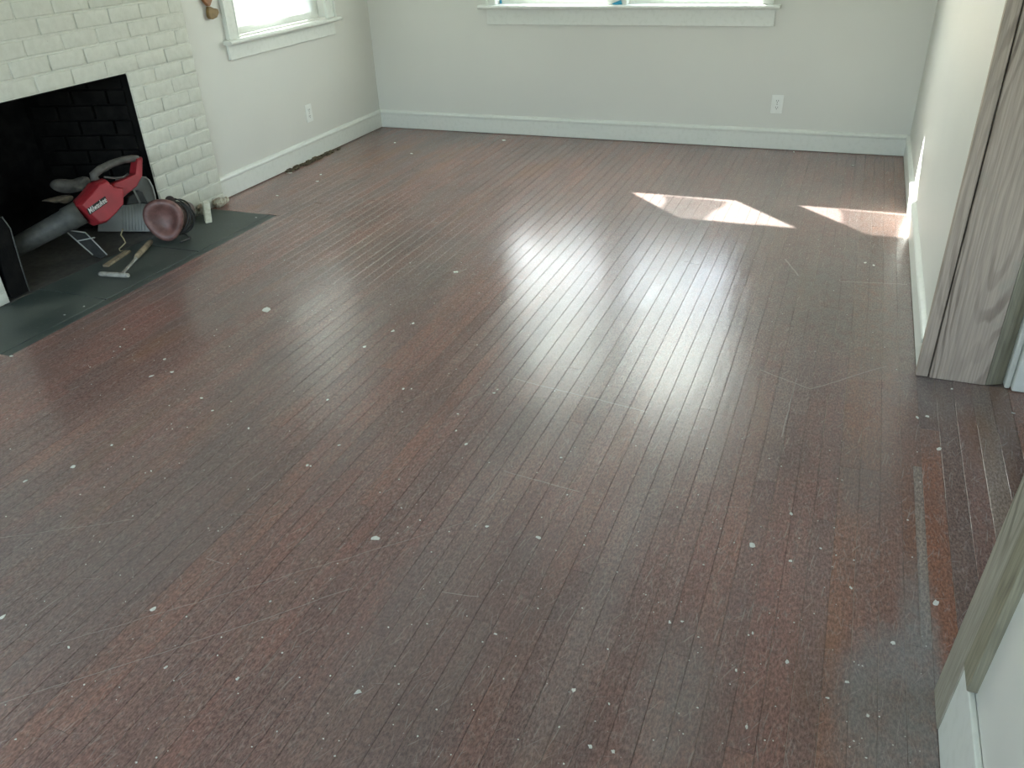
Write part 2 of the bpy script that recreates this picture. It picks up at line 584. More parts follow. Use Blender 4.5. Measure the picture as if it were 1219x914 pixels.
mb = wall_grid(MB(), 'x', -0.215, XL, YS, 0.215, 0, ZC, [(FO[0], FO[1], 0, FO[2])] + [w_ for w_ in (WL1, WL2)])
struct(mb.build('wall_left', M['wall']), 'white plastered wall with the fireplace', 'wall')
mb = wall_grid(MB(), 'y', YB, YB + 0.2, -0.015, 4.2, 0, ZC, [(*WB[0], WB[2], WB[3]), (*WB[1], WB[2], WB[3])])
struct(mb.build('wall_back', M['wall']), 'white plastered wall under the wide window', 'wall')
mb = MB()
mb.box((XR + 0.015, DO[1], 0), (4.2, YB, ZC))
mb.box((XR + 0.015, DO[0], DO[3]), (4.2, DO[1], ZC))
struct(mb.build('wall_right', M['wall']), 'white plastered wall beside the weathered wood jamb', 'wall')
LEAN = 0.045
def lx(z, x=XR):
    return x + LEAN * z
mb = MB()
mb.prism([(lx(0) + 0.012, -4.56, 0), (4.2, -4.56, 0), (4.2, -4.56, ZC), (lx(ZC) + 0.012, -4.56, ZC)], (0, YS + 4.56, 0))
struct(mb.build('wall_right_stub', M['wall']), 'white wall stub behind the pale board', 'wall')
mb = wall_grid(MB(), 'y', YS - 0.2, YS, -0.215, 6.7, 0, ZC, [(0.5, 2.05, WS[2], WS[3]), (2.15, 3.7, WS[2], WS[3])])
struct(mb.build('wall_front', M['wall']), 'white wall with a wide window behind the viewer', 'wall')
mb = wall_grid(MB(), 'x', 6.5, 6.7, YS, 0.215, 0, ZC, [(-5.1, -4.25, WR[2], WR[3]), (-4.15, -3.3, WR[2], WR[3])])
struct(mb.build('wall_far_right', M['wall']), 'white wall of the adjoining room', 'wall')
mb = MB().box((4.2, YB, 0), (6.5, YB + 0.2, ZC))
struct(mb.build('wall_back_adjoining', M['wall']), 'white back wall of the adjoining room', 'wall')
mb = MB().box((-0.215, YS - 0.2, ZC), (6.7, 0.215, ZC + 0.15))
struct(mb.build('ceiling', M['ceiling']), 'plain white ceiling', 'ceiling')
mb = MB().box((-30, -30, -0.6), (40, 30, -0.5))
struct(mb.build('ground', M['grass']), 'grassy ground outside the house', 'ground')

# floor slab and planks
HX1, HY0, HY1 = 0.51, -3.99, -2.16
mb = MB()
mb.box((-0.7, YS - 0.2, -0.30), (6.7, 0.215, -0.0225))
floor = struct(mb.build('floor', M['gap']), 'worn reddish brown wood strip floor', 'floor')
jf = MB()
for (a, b) in [((XL, YS), (6.5, HY0)), ((HX1, HY0), (6.5, HY1)), ((XL, HY1), (6.5, YB))]:
    jf.box((a[0], a[1], -0.0225), (b[0], b[1], -0.0012))
jf.build('joint_filler', M['gap'], floor)

PAL = [((0.150, 0.072, 0.056), 5), ((0.125, 0.074, 0.064), 5), ((0.175, 0.082, 0.052), 3), ((0.100, 0.066, 0.060), 3), ((0.135, 0.100, 0.082), 2), ((0.085, 0.062, 0.055), 1)]
PALR = [((0.17, 0.085, 0.050), 4), ((0.135, 0.082, 0.062), 4), ((0.21, 0.100, 0.050), 2), ((0.11, 0.08, 0.066), 2)]

def pick(pal):
    return random.choices([a for a, b in pal], [b for a, b in pal])[0]

planks = []                                    # x0, x1, y0, y1, tint
def lay_row(x0, x1, ya, yb, pal):
    y = ya
    first = random.uniform(0.3, 2.3)
    while y > yb + 1e-6:
        L = first if first else random.uniform(0.9, 2.6)
        first = None
        y2 = y - L
        if y2 - yb < 0.35:
            y2 = yb
        t = pick(pal)
        k = random.uniform(1.08, 1.26)
        av = (0.215, 0.130, 0.108) if pal is PAL else (0.225, 0.130, 0.092)
        t = tuple(0.5 * p_ + 0.5 * q_ for p_, q_ in zip(t, av))
        planks.append((x0, x1, y, y2, tuple(c * k for c in t)))
        y = y2

PW = 0.0575
k = 0
while XR - PW * k > XL + 0.004:
    x1 = XR - PW * k
    x0 = max(x1 - PW, XL)
    pal = PALR if x1 > 3.70 else PAL
    if k == 0:
        lay_row(x0, x1, YB, -3.645, PALR)
        planks.append((x0, 3.906, -3.645, -4.392, (0.20, 0.098, 0.055)))
        planks.append((3.906, x1, -3.645, -4.392, (0.27, 0.255, 0.21)))
        lay_row(x0, x1, -4.392, YS, PALR)
    elif x0 < HX1:
        lay_row(x0, x1, YB, HY1, pal)
        if x1 > HX1:
            lay_row(HX1, x1, HY1, HY0, pal)
        lay_row(x0, x1, HY0, YS, pal)
    else:
        lay_row(x0, x1, YB, YS, pal)
    k += 1
k = 0
while XR + PW * k < 6.49:
    x0 = XR + PW * k
    x1 = min(x0 + PW, 6.5)
    if x0 < 4.2:
        rng = (DO[1] - 0.03, DO[0] - 0.02)
        if k == 0:
            planks.append((x0, x1, rng[0], -3.42, (0.10, 0.062, 0.05)))
            planks.append((x0, x1, -3.42, rng[1], (0.225, 0.095, 0.045)))
        elif k == 1:
            planks.append((x0, x1, rng[0], rng[1], (0.125, 0.082, 0.062)))
        elif k == 2:
            planks.append((x0, x1, rng[0], rng[1], (0.18, 0.105, 0.08)))
        elif k == 3:
            planks.append((x0, x1, rng[0], rng[1], (0.23, 0.21, 0.165)))
        else:
            planks.append((x0, x1, rng[0], rng[1], (0.14, 0.10, 0.075)))
    else:
        lay_row(x0, x1, YB, YS, PALR)
    k += 1

def in_view(P):
    d = Vector(P) - CAM
    z = d.dot(CF)
    if z < 0.1:
        return None
    return (609.5 + FPX * d.dot(CR) / z, 457 - FPX * d.dot(CU) / z)

def plank_area(p):
    """how much of a plank shows, in square pixels"""
    x0, x1, ya, yb, _ = p
    n, a = 14, 0.0
    for i in range(n):
        y = ya + (yb - ya) * (i + 0.5) / n
        q = in_view(((x0 + x1) / 2, y, 0))
        if q and 0 < q[0] < 1219 and 0 < q[1] < 914:
            d = (Vector(((x0 + x1) / 2, y, 0)) - CAM)
            a += abs(ya - yb) / n * (x1 - x0) * FPX ** 2 * abs(d.normalized().z) / d.length_squared
    return a

def plank_geo(p, mbv, mbf, cols, origin):
    x0, x1, ya, yb, t = p
    g = 0.0004
    x0 += g
    x1 -= g
    ya -= g
    yb += g
    ta, tb = random.uniform(-0.00034, 0.00034), random.uniform(-0.00034, 0.00034)
    ox, oy, oz = origin
    be = 0.0008
    prof = [(x0, -0.019), (x0, -be + ta), (x0 + be, ta), (x1 - be, tb), (x1, -be + tb), (x1, -0.019)]
    o = len(mbv)
    for y in (ya, yb):
        mbv += [(x - ox, y - oy, z - oz) for x, z in prof]
    n = 6
    fs = [tuple(o + i for i in range(n)), tuple(o + 2 * n - 1 - i for i in range(n))]
    fs += [(o + i, o + n + i, o + n + (i + 1) % n, o + (i + 1) % n) for i in range(n)]
    mbf += fs
    r = random.random()
    for f in fs:
        cols += [(t[0], t[1], t[2], r)] * len(f)

def plank_mesh(name, v, f, cols):
    me = bpy.data.meshes.new(name)
    me.from_pydata(v, [], f)
    ca = me.color_attributes.new('tint', 'FLOAT_COLOR', 'CORNER')
    ca.data.foreach_set('color', [c for q in cols for c in q])
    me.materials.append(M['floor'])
    bm = bmesh.new()
    bm.from_mesh(me)
    bmesh.ops.recalc_face_normals(bm, faces=bm.faces)
    bm.to_mesh(me)
    bm.free()
    o = bpy.data.objects.new(name, me)
    COL.objects.link(o)
    return o

planks.sort(key=plank_area, reverse=True)
rv, rf, rc = [], [], []
for i, p in enumerate(planks):
    if i < 296 and plank_area(p) > 60:
        v, f, c = [], [], []
        org = ((p[0] + p[1]) / 2, (p[2] + p[3]) / 2, 0)
        plank_geo(p, v, f, c, org)
        o = plank_mesh('plank', v, f, c)
        o.location = org
        o.parent = floor
    else:
        plank_geo(p, rv, rf, rc, (0, 0, 0))
o = plank_mesh('remaining_planks', rv, rf, rc)
o.parent = floor
o['kind'] = 'stuff'

# baseboards: tall board with a rounded cap moulding, a thin open joint above the planks
def baseboard(name, label, a, b, n, h=0.140, z0=0.006, th=0.015):
    """from a to b along the wall face, n = direction into the room; body face lies th into the room"""
    a, b, n = Vector(a), Vector(b), Vector(n)
    prof = [(0, z0), (th, z0), (th, h - 0.030), (th + 0.006, h - 0.026), (th + 0.007, h - 0.016), (th + 0.002, h - 0.008), (0.006, h - 0.002), (0, h)]
    loop = [a + n * d + Vector((0, 0, z)) for d, z in prof]
    e = struct(MB().prism(loop, b - a).build(name, M['trim']), label, 'baseboard')
    return e

baseboard('baseboard_left', 'white baseboard along the fireplace wall', (XL, BRY[1], 0), (XL, YB, 0), (1, 0, 0))
baseboard('baseboard_back', 'white baseboard under the wide window', (0, YB, 0), (XR, YB, 0), (0, -1, 0))
baseboard('baseboard_right', 'white baseboard beside the weathered wood jamb', (XR + 0.015, 0, 0), (XR + 0.015, -3.02, 0), (-1, 0, 0))
baseboard('baseboard_left_near', 'white baseboard on the near side of the fireplace', (XL, YS, 0), (XL, BRY[0], 0), (1, 0, 0))

# ------------------------------------------------------------------ windows
class Frame:
    """local window frame: u along the wall, d into the room, z up"""
    def __init__(self, org, u, d):
        self.o, self.u, self.d = Vector(org), Vector(u), Vector(d)

    def p(self, u, d, z):
        return self.o + self.u * u + self.d * d + Vector((0, 0, z))

    def box(self, mb, u0, u1, d0, d1, z0, z1):
        a, b = self.p(u0, d0, z0), self.p(u1, d1, z1)
        return mb.box(a, b)

def window(name, label, fr, openings, z0, z1, stool_u, apron_u, casw, stool_z, apron_z, st=0.036, rb0=0.032):
    root = struct(empty(name, fr.p((openings[0][0] + openings[-1][1]) / 2, 0, z0)), label, 'window')
    T = M['trim']
    u0, u1 = openings[0][0], openings[-1][1]
    # casing boards, each with a raised outer band
    mbs = []
    for (a, b, ob) in ((u0 - casw, u0, 0), (u1, u1 + casw, 1)):
        mb = MB()
        fr.box(mb, a, b, 0, 0.018, stool_z, z1 + 0.0)
        if ob == 0:
            fr.box(mb, a, a + 0.018, 0.018, 0.028, stool_z, z1)
            fr.box(mb, b - 0.014, b, 0.018, 0.022, stool_z, z1)
        else:
            fr.box(mb, b - 0.018, b, 0.018, 0.028, stool_z, z1)
            fr.box(mb, a, a + 0.014, 0.018, 0.022, stool_z, z1)
        mb.build('casing', T, root, 0.003)
    for i in range(len(openings) - 1):
        mb = MB()
        fr.box(mb, openings[i][1], openings[i + 1][0], 0, 0.02, stool_z, z1)
        mb.build('mullion', T, root, 0.003)
    mb = MB()
    fr.box(mb, u0 - casw - 0.01, u1 + casw + 0.01, 0, 0.024, z1, z1 + 0.13)
    mb.build('head_casing', T, root, 0.004)
    # stool with a rounded nose, then the apron below it
    mb = MB()
    nose = [(-0.10, stool_z - 0.026), (0.052, stool_z - 0.026), (0.060, stool_z - 0.020), (0.062, stool_z - 0.012), (0.058, stool_z - 0.004), (0.050, stool_z), (-0.10, stool_z)]
    # part inside the opening(s) and the part in front of the wall
    for (a, b, dmin) in [(stool_u[0], stool_u[1], 0.0)] + [(q[0], q[1], -0.10) for q in openings]:
        loop = [fr.p(a, max(d, dmin) if dmin == 0 else min(d, 0.0), z) for d, z in nose] if dmin == 0 else [fr.p(a, d, z) for d, z in ((-0.10, stool_z - 0.026), (0, stool_z - 0.026), (0, stool_z), (-0.10, stool_z))]
        mb.prism(loop, fr.u * (b - a))
    mb.build('stool', T, root)
    mb = MB()
    fr.box(mb, apron_u[0], apron_u[1], 0, 0.018, apron_z, stool_z - 0.026)
    mb.build('apron', T, root, 0.003)
    # sashes: lower one towards the room, upper one behind it
    zm = (z0 + z1) / 2
    for (a, b) in openings:
        for nm, d0, za, zb, rb, rt in (('lower_sash', -0.085, stool_z, zm + 0.02, rb0, 0.035), ('upper_sash', -0.125, zm - 0.02, z1, 0.035, 0.045)):
            mb = MB()
            dt = 0.032 if nm == 'lower_sash' else 0.070
            zs_ = za if nm == 'lower_sash' else zm + 0.022
            fr.box(mb, a, a + st, d0, d0 + 0.032, za, zb)
            if nm == 'upper_sash':  # extra depth added out of view to block sun leaking past the sheet
                fr.box(mb, a, a + st, d0 + 0.032, d0 + dt, zs_, zb)
                fr.box(mb, b - st, b, d0 + 0.032, d0 + dt, zs_, zb)
                fr.box(mb, a + st, b - st, d0 + 0.032, d0 + dt, zb - rt, zb)
            fr.box(mb, b - st, b, d0, d0 + 0.032, za, zb)
            fr.box(mb, a + st, b - st, d0, d0 + 0.032, za, za + rb)
            fr.box(mb, a + st, b - st, d0, d0 + 0.032, zb - rt, zb)
            s = mb.build(nm, T, root, 0.002)
            mb = MB()
            fr.box(mb, a + st - 0.004, b - st + 0.004, d0 + 0.012, d0 + 0.016, za + rb - 0.004, zb - rt + 0.004)
            pn = mb.build('pane', M['pane'])
            pn.parent = s
            pn.matrix_parent_inverse = Matrix.Translation(Vector(root.location)) @ Matrix.Identity(4)
            pn.matrix_parent_inverse = Matrix.Identity(4)
    return root

fb = Frame((0, YB, 0), (1, 0, 0), (0, -1, 0))
window('window_1', 'wide double sash window with white sill and apron', fb, WB[:2], WB[2], WB[3], (0.932, 3.04), (0.985, 3.012), 0.075, 0.917, 0.785)
fl = Frame((XL, 0, 0), (0, 1, 0), (1, 0, 0))
window('window_2', 'small sash window between fireplace and corner', fl, [WL1[:2]], WL1[2], WL1[3], (-1.70, -0.455), (-1.68, -0.50), 0.105, 0.888, 0.774, 0.085, 0.055)
window('window_3', 'sash window on the near side of the fireplace', fl, [WL2[:2]], WL2[2], WL2[3], (-5.39, -4.12), (-5.36, -4.15), 0.105, 0.888, 0.774, 0.085, 0.055)
fs_ = Frame((0, YS, 0), (1, 0, 0), (0, 1, 0))
window('window_4', 'wide sash window behind the viewer', fs_, [(0.5, 2.05), (2.15, 3.7)], WS[2], WS[3], (0.35, 3.85), (0.4, 3.8), 0.09, 0.565, 0.43)
fr_ = Frame((6.5, 0, 0), (0, 1, 0), (-1, 0, 0))
window('window_5', 'sash window of the adjoining room', fr_, [(-5.1, -4.25), (-4.15, -3.3)], WR[2], WR[3], (-5.25, -3.15), (-5.2, -3.2), 0.09, 0.615, 0.48)

# plastic sheeting taped over the glass
def film(name, label, fr, u0, u1, z0, z1, d, mat, folds=6, amp=0.006, seed=0, sag=0.0, top=None):
    mb = MB()
    nu, nz = 26, 22
    vs = []
    for j in range(nz + 1):
        for i in range(nu + 1):
            a, b = i / nu, j / nz
            u = u0 + (u1 - u0) * a
            zlo = z0 - sag * math.sin(PI * a)
            z = zlo + (z1 - zlo) * b
            q = mnoise.noise(Vector((u * 3 + seed, z * 2.2, seed))) + 0.5 * mnoise.noise(Vector((u * 9 + z * 6, z * 5, seed + 4)))
            e = min(1.0, 6 * min(a, 1 - a))
            vs.append(fr.p(u, d + amp * q * e, z))
    fs = [(j * (nu + 1) + i, j * (nu + 1) + i + 1, (j + 1) * (nu + 1) + i + 1, (j + 1) * (nu + 1) + i) for j in range(nz) for i in range(nu)]
    mb.add(vs, fs, True)
    o = mb.build(name, mat)
    return tag(o, label, 'plastic sheet', 'plastic sheeting taped over the windows')

ZF = 1.296
for i, (a, b) in enumerate(WB[:2]):
    film('plastic_sheet', 'translucent plastic sheet over the %s half of the wide window' % ('left', 'right')[i], fb, a + 0.003, b - 0.003, 1.62, WB[3] - 0.003, -0.045, M[('filml', 'film')[i]], seed=i * 3.1)
    film('plastic_sheet', 'cloudy doubled plastic sheet low on the %s half of the wide window' % ('left', 'right')[i], fb, a + 0.003, b - 0.003, ZF, 1.62, -0.046, M['film2'], seed=i * 3.1)
    x = a - 1.06
    mb = MB()
    quad = [(1.10 + x, ZF), (1.335 + x, ZF), (1.76 + x, 1.02), (1.41 + x, 1.0)]
    n = 8
    vs = []
    for s in range(n + 1):
        t = s / n
        for (p, q) in ((quad[0], quad[3]), (quad[1], quad[2])):
            vs.append(fb.p(p[0] + (q[0] - p[0]) * t, -0.044 + 0.012 * math.sin(t * 7), p[1] + (q[1] - p[1]) * t + 0.006 * math.sin(t * 11)))
    mb.add(vs, [(2 * s, 2 * s + 1, 2 * s + 3, 2 * s + 2) for s in range(n)], True)
    tag(mb.build('plastic_flap', M['flap']), 'loose plastic flap hanging across the %s lower pane' % ('left', 'right')[i], 'plastic sheet', 'plastic sheeting taped over the windows')
film('plastic_sheet', 'draped plastic sheet over the small window by the fireplace', fl, WL1[0] + 0.06, WL1[1] - 0.06, 0.943, WL1[3] - 0.003, -0.047, M['film3'], amp=0.010, seed=8)
film('plastic_sheet', 'plastic sheet over the window on the near side of the fireplace', fl, WL2[0] + 0.06, WL2[1] - 0.06, 0.943, WL2[3] - 0.003, -0.047, M['film3'], amp=0.010, seed=11)

def tape(u, yy, wd, hgt, tilt, label):
    mb = MB()
    c = Vector((u, yy, 0.9178))
    dx, dz = math.cos(tilt), math.sin(tilt)
    pts = []
    for (a, b) in ((-wd, -hgt), (wd, -hgt), (wd, hgt), (-wd, hgt)):
        pts.append(c + Vector((a * dx - b * dz, b * 0.3, max(0, a * dz + b * dx) + 0.001)))
    mb.prism(pts, (0, -0.0012, 0.0012))
    return tag(mb.build('tape_strip', M['tape']), label, 'tape', 'blue tape on the wide window')
tape(1.075, YB + 0.044, 0.008, 0.022, 0.2, 'narrow blue tape strip at the jamb of the wide window')
tape(1.965, YB - 0.030, 0.034, 0.017, 0.35, 'torn blue tape strip beside the middle post of the wide window')

# ------------------------------------------------------------------ the opening's weathered boards
t1 = struct(empty('trim_1', (4.05, DO[1] - 0.015, 0)), 'weathered grey wood jamb beside the white wall', 'door jamb')
yj = DO[1] - 0.03
def board(parent, name, x0, x1, y0, y1, z0, z1, mat, bev=0.003):
    c = ((x0 + x1) / 2, (y0 + y1) / 2, 0)
    mb = MB().box((x0, y0, z0), (x1, y1, z1))
    return mb.build(name, mat, parent, bev, origin=c)
board(t1, 'edge_strip', 3.9265, 3.966, yj - 0.002, yj + 0.03, 0.002, 2.1, M['barn'])
board(t1, 'jamb_board', 3.9705, 4.148, yj - 0.006, yj + 0.03, 0.002, 2.1, M['barn'])
mb = MB().prism([(4.149, yj - 0.004, 0.002), (4.205, yj + 0.022, 0.002), (4.205, yj + 0.06, 0.002), (4.149, yj + 0.03, 0.002)], (0, 0, 2.098))
mb.build('side_strip', M['barn3'], t1, 0.002, origin=(4.18, yj, 0))
t2 = struct(empty('trim_2', (4.25, yj, 0)), 'white fluted door casing behind the weathered jamb', 'door casing')
mb = MB()
for (xa, xb, ya) in ((4.2065, 4.225, yj - 0.006), (4.227, 4.285, yj - 0.022), (4.287, 4.30, yj - 0.012)):
    mb = MB().box((xa, ya, 0.002), (xb, yj + 0.05, 2.1))
    mb.build('casing_strip', M['trim'], t2, 0.006, 3)
# near side of the opening: pale board reaching the floor, darker board on top of the white plinth
t3 = struct(empty('trim_3', (3.95, -4.56, 0)), 'pale weathered boards on the white wall stub', 'door jamb')
def lean_board(name, y0, y1, z0, z1, d0, d1, mat, parent, bev=0.003, slant=0.0):
    loop = [(lx(z0) + d0, y0, z0 + slant), (lx(z0) + d1, y0, z0 + slant), (lx(z0) + d1, y1, z0), (lx(z0) + d0, y1, z0)]
    mb = MB().prism(loop, (LEAN * (z1 - z0), 0, z1 - z0))
    return mb.build(name, mat, parent, bev, origin=(3.95, (y0 + y1) / 2, 0))
lean_board('jamb_board', -4.617, -4.510, 0.002, 2.1, -0.003, 0.26, M['barn2'], t3)
lean_board('casing_board', -4.688, -4.6185, 0.205, 2.1, -0.006, 0.02, M['barn3'], t3)
b4 = lean_board('baseboard_right_near', -7.19, -4.6185, 0.004, 0.20, -0.001, 0.0115, M['trim'], None)
struct(b4, 'white baseboard on the wall stub by the pale board', 'baseboard')

# ------------------------------------------------------------------ fireplace
fp = empty('fireplace', (BRX, -3.06, 0))
tag(fp, 'white painted brick fireplace with a black firebox and dark hearth', 'fireplace')
for (a, b, za, zb) in ((FO[1], BRY[1], 0, FO[2]), (BRY[0], FO[0], 0, FO[2]), (BRY[0], BRY[1], FO[2], ZC - 0.002)):
    MB().box((XL, a, za), (BRX - 0.0048, b, zb)).build('mortar_bed', M['mortar'], fp)
PZ, BL = 0.0785, 0.212
def brick_mesh(L, H, D=0.03):
    mb = MB().box((-D, -L / 2, -H / 2), (0, L / 2, H / 2))
    me = bpy.data.meshes.new('brick')
    bm = bmesh.new()
    vs = [bm.verts.new(v) for v in mb.v]
    for f in mb.f:
        bm.faces.new([vs[i] for i in f])
    bmesh.ops.recalc_face_normals(bm, faces=bm.faces)
    ed = [e for e in bm.edges if all(v.co.x > -0.001 for v in e.verts)]
    bmesh.ops.bevel(bm, geom=ed, offset=0.005, segments=2, affect='EDGES', profile=0.6)
    for v in bm.verts:
        v.co += Vector((mnoise.noise(v.co * 40 + Vector((L * 50, 0, 0))), mnoise.noise(v.co * 33), mnoise.noise(v.co * 37 + Vector((3, 0, 0))))) * 0.0012
    for f in bm.faces:
        f.smooth = True
    bm.to_mesh(me)
    bm.free()
    return me
BM = {}
def add_brick(y0, y1, z0, z1, mat):
    L, H = round(abs(y1 - y0) - 0.008, 3), round(z1 - z0 - 0.009, 3)
    if L < 0.02 or H < 0.012:
        return
    key = (L, H, mat, random.randrange(2) if L > 0.1 else 0)
    if key not in BM:
        BM[key] = brick_mesh(L, H)
        BM[key].materials.append(M[mat])
    o = bpy.data.objects.new('brick', BM[key])
    COL.objects.link(o)
    o.location = (BRX + random.uniform(-0.0022, 0.0018), (y0 + y1) / 2, (z0 + z1) / 2)
    o.rotation_euler = (random.uniform(-0.006, 0.006), 0, random.uniform(-0.010, 0.010))
    par(o, fp)
def brick_run(ya, yb, z0, z1, start):
    """ya (towards the corner) down to yb"""
    y = ya
    L = start
    while y > yb + 0.004:
        y2 = max(y - L, yb)
        if y2 - yb < 0.05:
            y2 = yb
        add_brick(y2, y, z0, z1, 'brick')
        y = y2
        L = BL
zs = [0.0, 0.060] + [0.060 + PZ * i for i in range(1, 40)]
zs = [z for z in zs if z < ZC - 0.03] + [ZC - 0.002]
for r in range(len(zs) - 1):
    st = BL * (1.0 if r % 2 else 0.5)
    if zs[r] < FO[2] - 0.01:
        brick_run(BRY[1], FO[1], zs[r], zs[r + 1], st)
        brick_run(FO[0], BRY[0], zs[r], zs[r + 1], BL * (0.5 if r % 2 else 1.0))
    else:
        brick_run(BRY[1], BRY[0], zs[r], zs[r + 1], st)
# lintel iron and firebox
mb = MB().box((-0.10, FO[0], FO[2] - 0.006), (BRX - 0.010, FO[1], FO[2] - 0.0002))
mb.build('lintel', M['soot'], fp)
FD = -0.60
MB().box((FD - 0.1, FO[0] - 0.1, -0.02), (FD, FO[1] + 0.1, 1.3)).build('firebox_back', M['soot'], fp)
MB().prism([(FD, FO[0] - 0.1, 0), (XL - 0.002, FO[0] - 0.1, 0), (XL - 0.002, FO[0] - 0.001, 0), (FD, FO[0] + 0.16, 0)], (0, 0, 1.3)).build('firebox_cheek', M['soot'], fp)
MB().prism([(FD, FO[1] + 0.1, 0), (XL - 0.002, FO[1] + 0.1, 0), (XL - 0.002, FO[1] + 0.012, 0), (FD, FO[1] - 0.15, 0)], (0, 0, 1.3)).build('firebox_cheek', M['soot'], fp)
MB().prism([(-0.10, FO[0], FO[2]), (-0.216, FO[0], FO[2]), (-0.216, FO[0], 1.3), (FD, FO[0], 1.3), (FD, FO[0], 1.35), (-0.10, FO[0], 1.35)], (0, FO[1] - FO[0], 0)).build('smoke_throat', M['soot'], fp)
for (y0, y1) in ((FO[1] - 0.003, FO[1] + 0.001), (FO[0] - 0.001, FO[0] + 0.003)):
    MB().box((-0.216, y0, 0), (BRX - 0.007, y1, FO[2] - 0.006)).build('soot_lining', M['soot'], fp)
# sooty bricks of the right cheek
ck = {}
for r in range(len(zs) - 1):
    if zs[r] > FO[2] - 0.01:
        break
    H = zs[r + 1] - zs[r] - 0.009
    for j, (xa, xb) in enumerate(((-0.012, -0.105), (-0.113, -0.30), (-0.308, -0.50)) if r % 2 else ((-0.012, -0.20), (-0.208, -0.40), (-0.408, -0.55))):
        mb = MB().box((-abs(xb - xa) / 2, -0.02, -H / 2), (abs(xb - xa) / 2, 0.012, H / 2))
        o = mb.build('firebox_brick', M['soot'], None, 0.004)
        xc = (xa + xb) / 2
        yy = FO[1] + 0.002 + (xc + 0.017) * 0.277
        o.location = (xc, yy, (zs[r] + zs[r + 1]) / 2)
        o.rotation_euler = (0, 0, math.atan(0.277))
        par(o, fp)
# hearth slabs
hs = [(-2.78, HY1), (-3.42, -2.784), (HY0, -3.424)]
for a, b in hs:
    MB().box((BRX + 0.002, a + 0.001, -0.0215), (HX1 - 0.052, b - 0.001, 0.0)).build('hearth_slab', M['hearth'], fp, 0.002)
MB().box((HX1 - 0.049, HY0 + 0.001, -0.0215), (HX1 - 0.001, HY1 - 0.001, -0.0012)).build('hearth_border', M['soot'] if False else M['hearth'], fp, 0.002)
MB().box((FD, FO[0], -0.0215), (BRX, FO[1], -0.0006)).build('firebox_floor', M['dgrey'], fp)

# ------------------------------------------------------------------ outlets
def outlet(label, fr, u, z):
    root = tag(empty('wall_outlet', fr.p(u, 0, z)), label, 'outlet', 'electrical outlets')
    mb = MB()
    fr.box(mb, u - 0.038, u + 0.038, 0, 0.0055, z - 0.060, z + 0.060)
    mb.build('cover_plate', M['plate'], root, 0.003)
    for s in (-1, 1):
        zc = z + s * 0.0215
        mb = MB()
        loop = [fr.p(u + 0.017 * math.cos(a) * (1 if abs(math.cos(a)) < .8 else .95), 0.0055, zc + 0.0155 * math.sin(a)) for a in [2 * PI * k / 16 for k in range(16)]]
        mb.prism(loop, fr.d * 0.0018)
        rc = mb.build('receptacle', M['plate'], root)
        mb = MB()
        for du in (-0.0065, 0.0065):
            fr.box(mb, u + du - 0.0013, u + du + 0.0013, 0.0072, 0.0077, zc - 0.002, zc + 0.007)
        fr.box(mb, u - 0.0025, u + 0.0025, 0.0072, 0.0077, zc - 0.011, zc - 0.006)
        sl = mb.build('slots', M['slot'])
        sl.parent = rc
    mb = MB()
    fr.box(mb, u - 0.003, u + 0.003, 0.0055, 0.0068, z - 0.003, z + 0.003)
    mb.build('screw', M['steel'], root, 0.001)
outlet('white outlet on the wall under the wide window', fb, 3.09, 0.300)
outlet('white outlet on the wall below the small window', fl, -0.955, 0.312)

# ------------------------------------------------------------------ things by the fireplace
# red blower: side outline on an upright plane that runs slightly into the room towards the corner
BP, BN = Vector((0.10, -2.95, 0.30)), Vector((0.94, -0.30, 0.16)).normalized()
def c2(x, y):                     # pixel of an enlarged crop of the tools
    return 30 + x / 4.8125, 160 + y / 4.8125
def bpt(x, y, off=0.0):
    return at_plane(*c2(x, y), BP + BN * off, BN)

blower = tag(empty('leaf_blower', bpt(420, 525)), 'red and black cordless leaf blower leaning in the firebox', 'leaf blower')
def puff(outline, th, mat, name, parent, inset=0.72, mid=0.5):
    """outline in crop pixels turned into a rounded solid of thickness th"""
    pts = [bpt(*p) for p in outline]
    c = sum(pts, Vector()) / len(pts)
    mb = MB()
    rings = []
    for (s, o) in ((inset, th / 2), (0.93, th * 0.36), (1.0, 0.0), (0.93, -th * 0.36), (inset, -th / 2)):
        rings.append([c + (p - c) * s + BN * o for p in pts])
    n = len(pts)
    vs = [p for r in rings for p in r]
    fs = [(i * n + k_, i * n + (k_ + 1) % n, (i + 1) * n + (k_ + 1) % n, (i + 1) * n + k_) for i in range(4) for k_ in range(n)]
    fs += [tuple(range(n)), tuple(range(5 * n - 1, 4 * n - 1, -1))]
    mb.add(vs, fs, False)
    return mb.build(name, mat, parent, 0.004)
body = puff([(268, 408), (300, 372), (335, 335), (385, 272), (440, 250), (478, 290), (545, 300), (545, 400), (500, 455), (440, 512), (388, 524), (330, 468)], 0.15, M['red'], 'motor_housing', blower, 0.84)
rear = puff([(478, 285), (560, 252), (618, 222), (630, 132), (664, 126), (662, 235), (628, 300), (562, 352), (520, 392), (490, 360)], 0.075, M['red'], 'rear_housing', blower, 0.86)
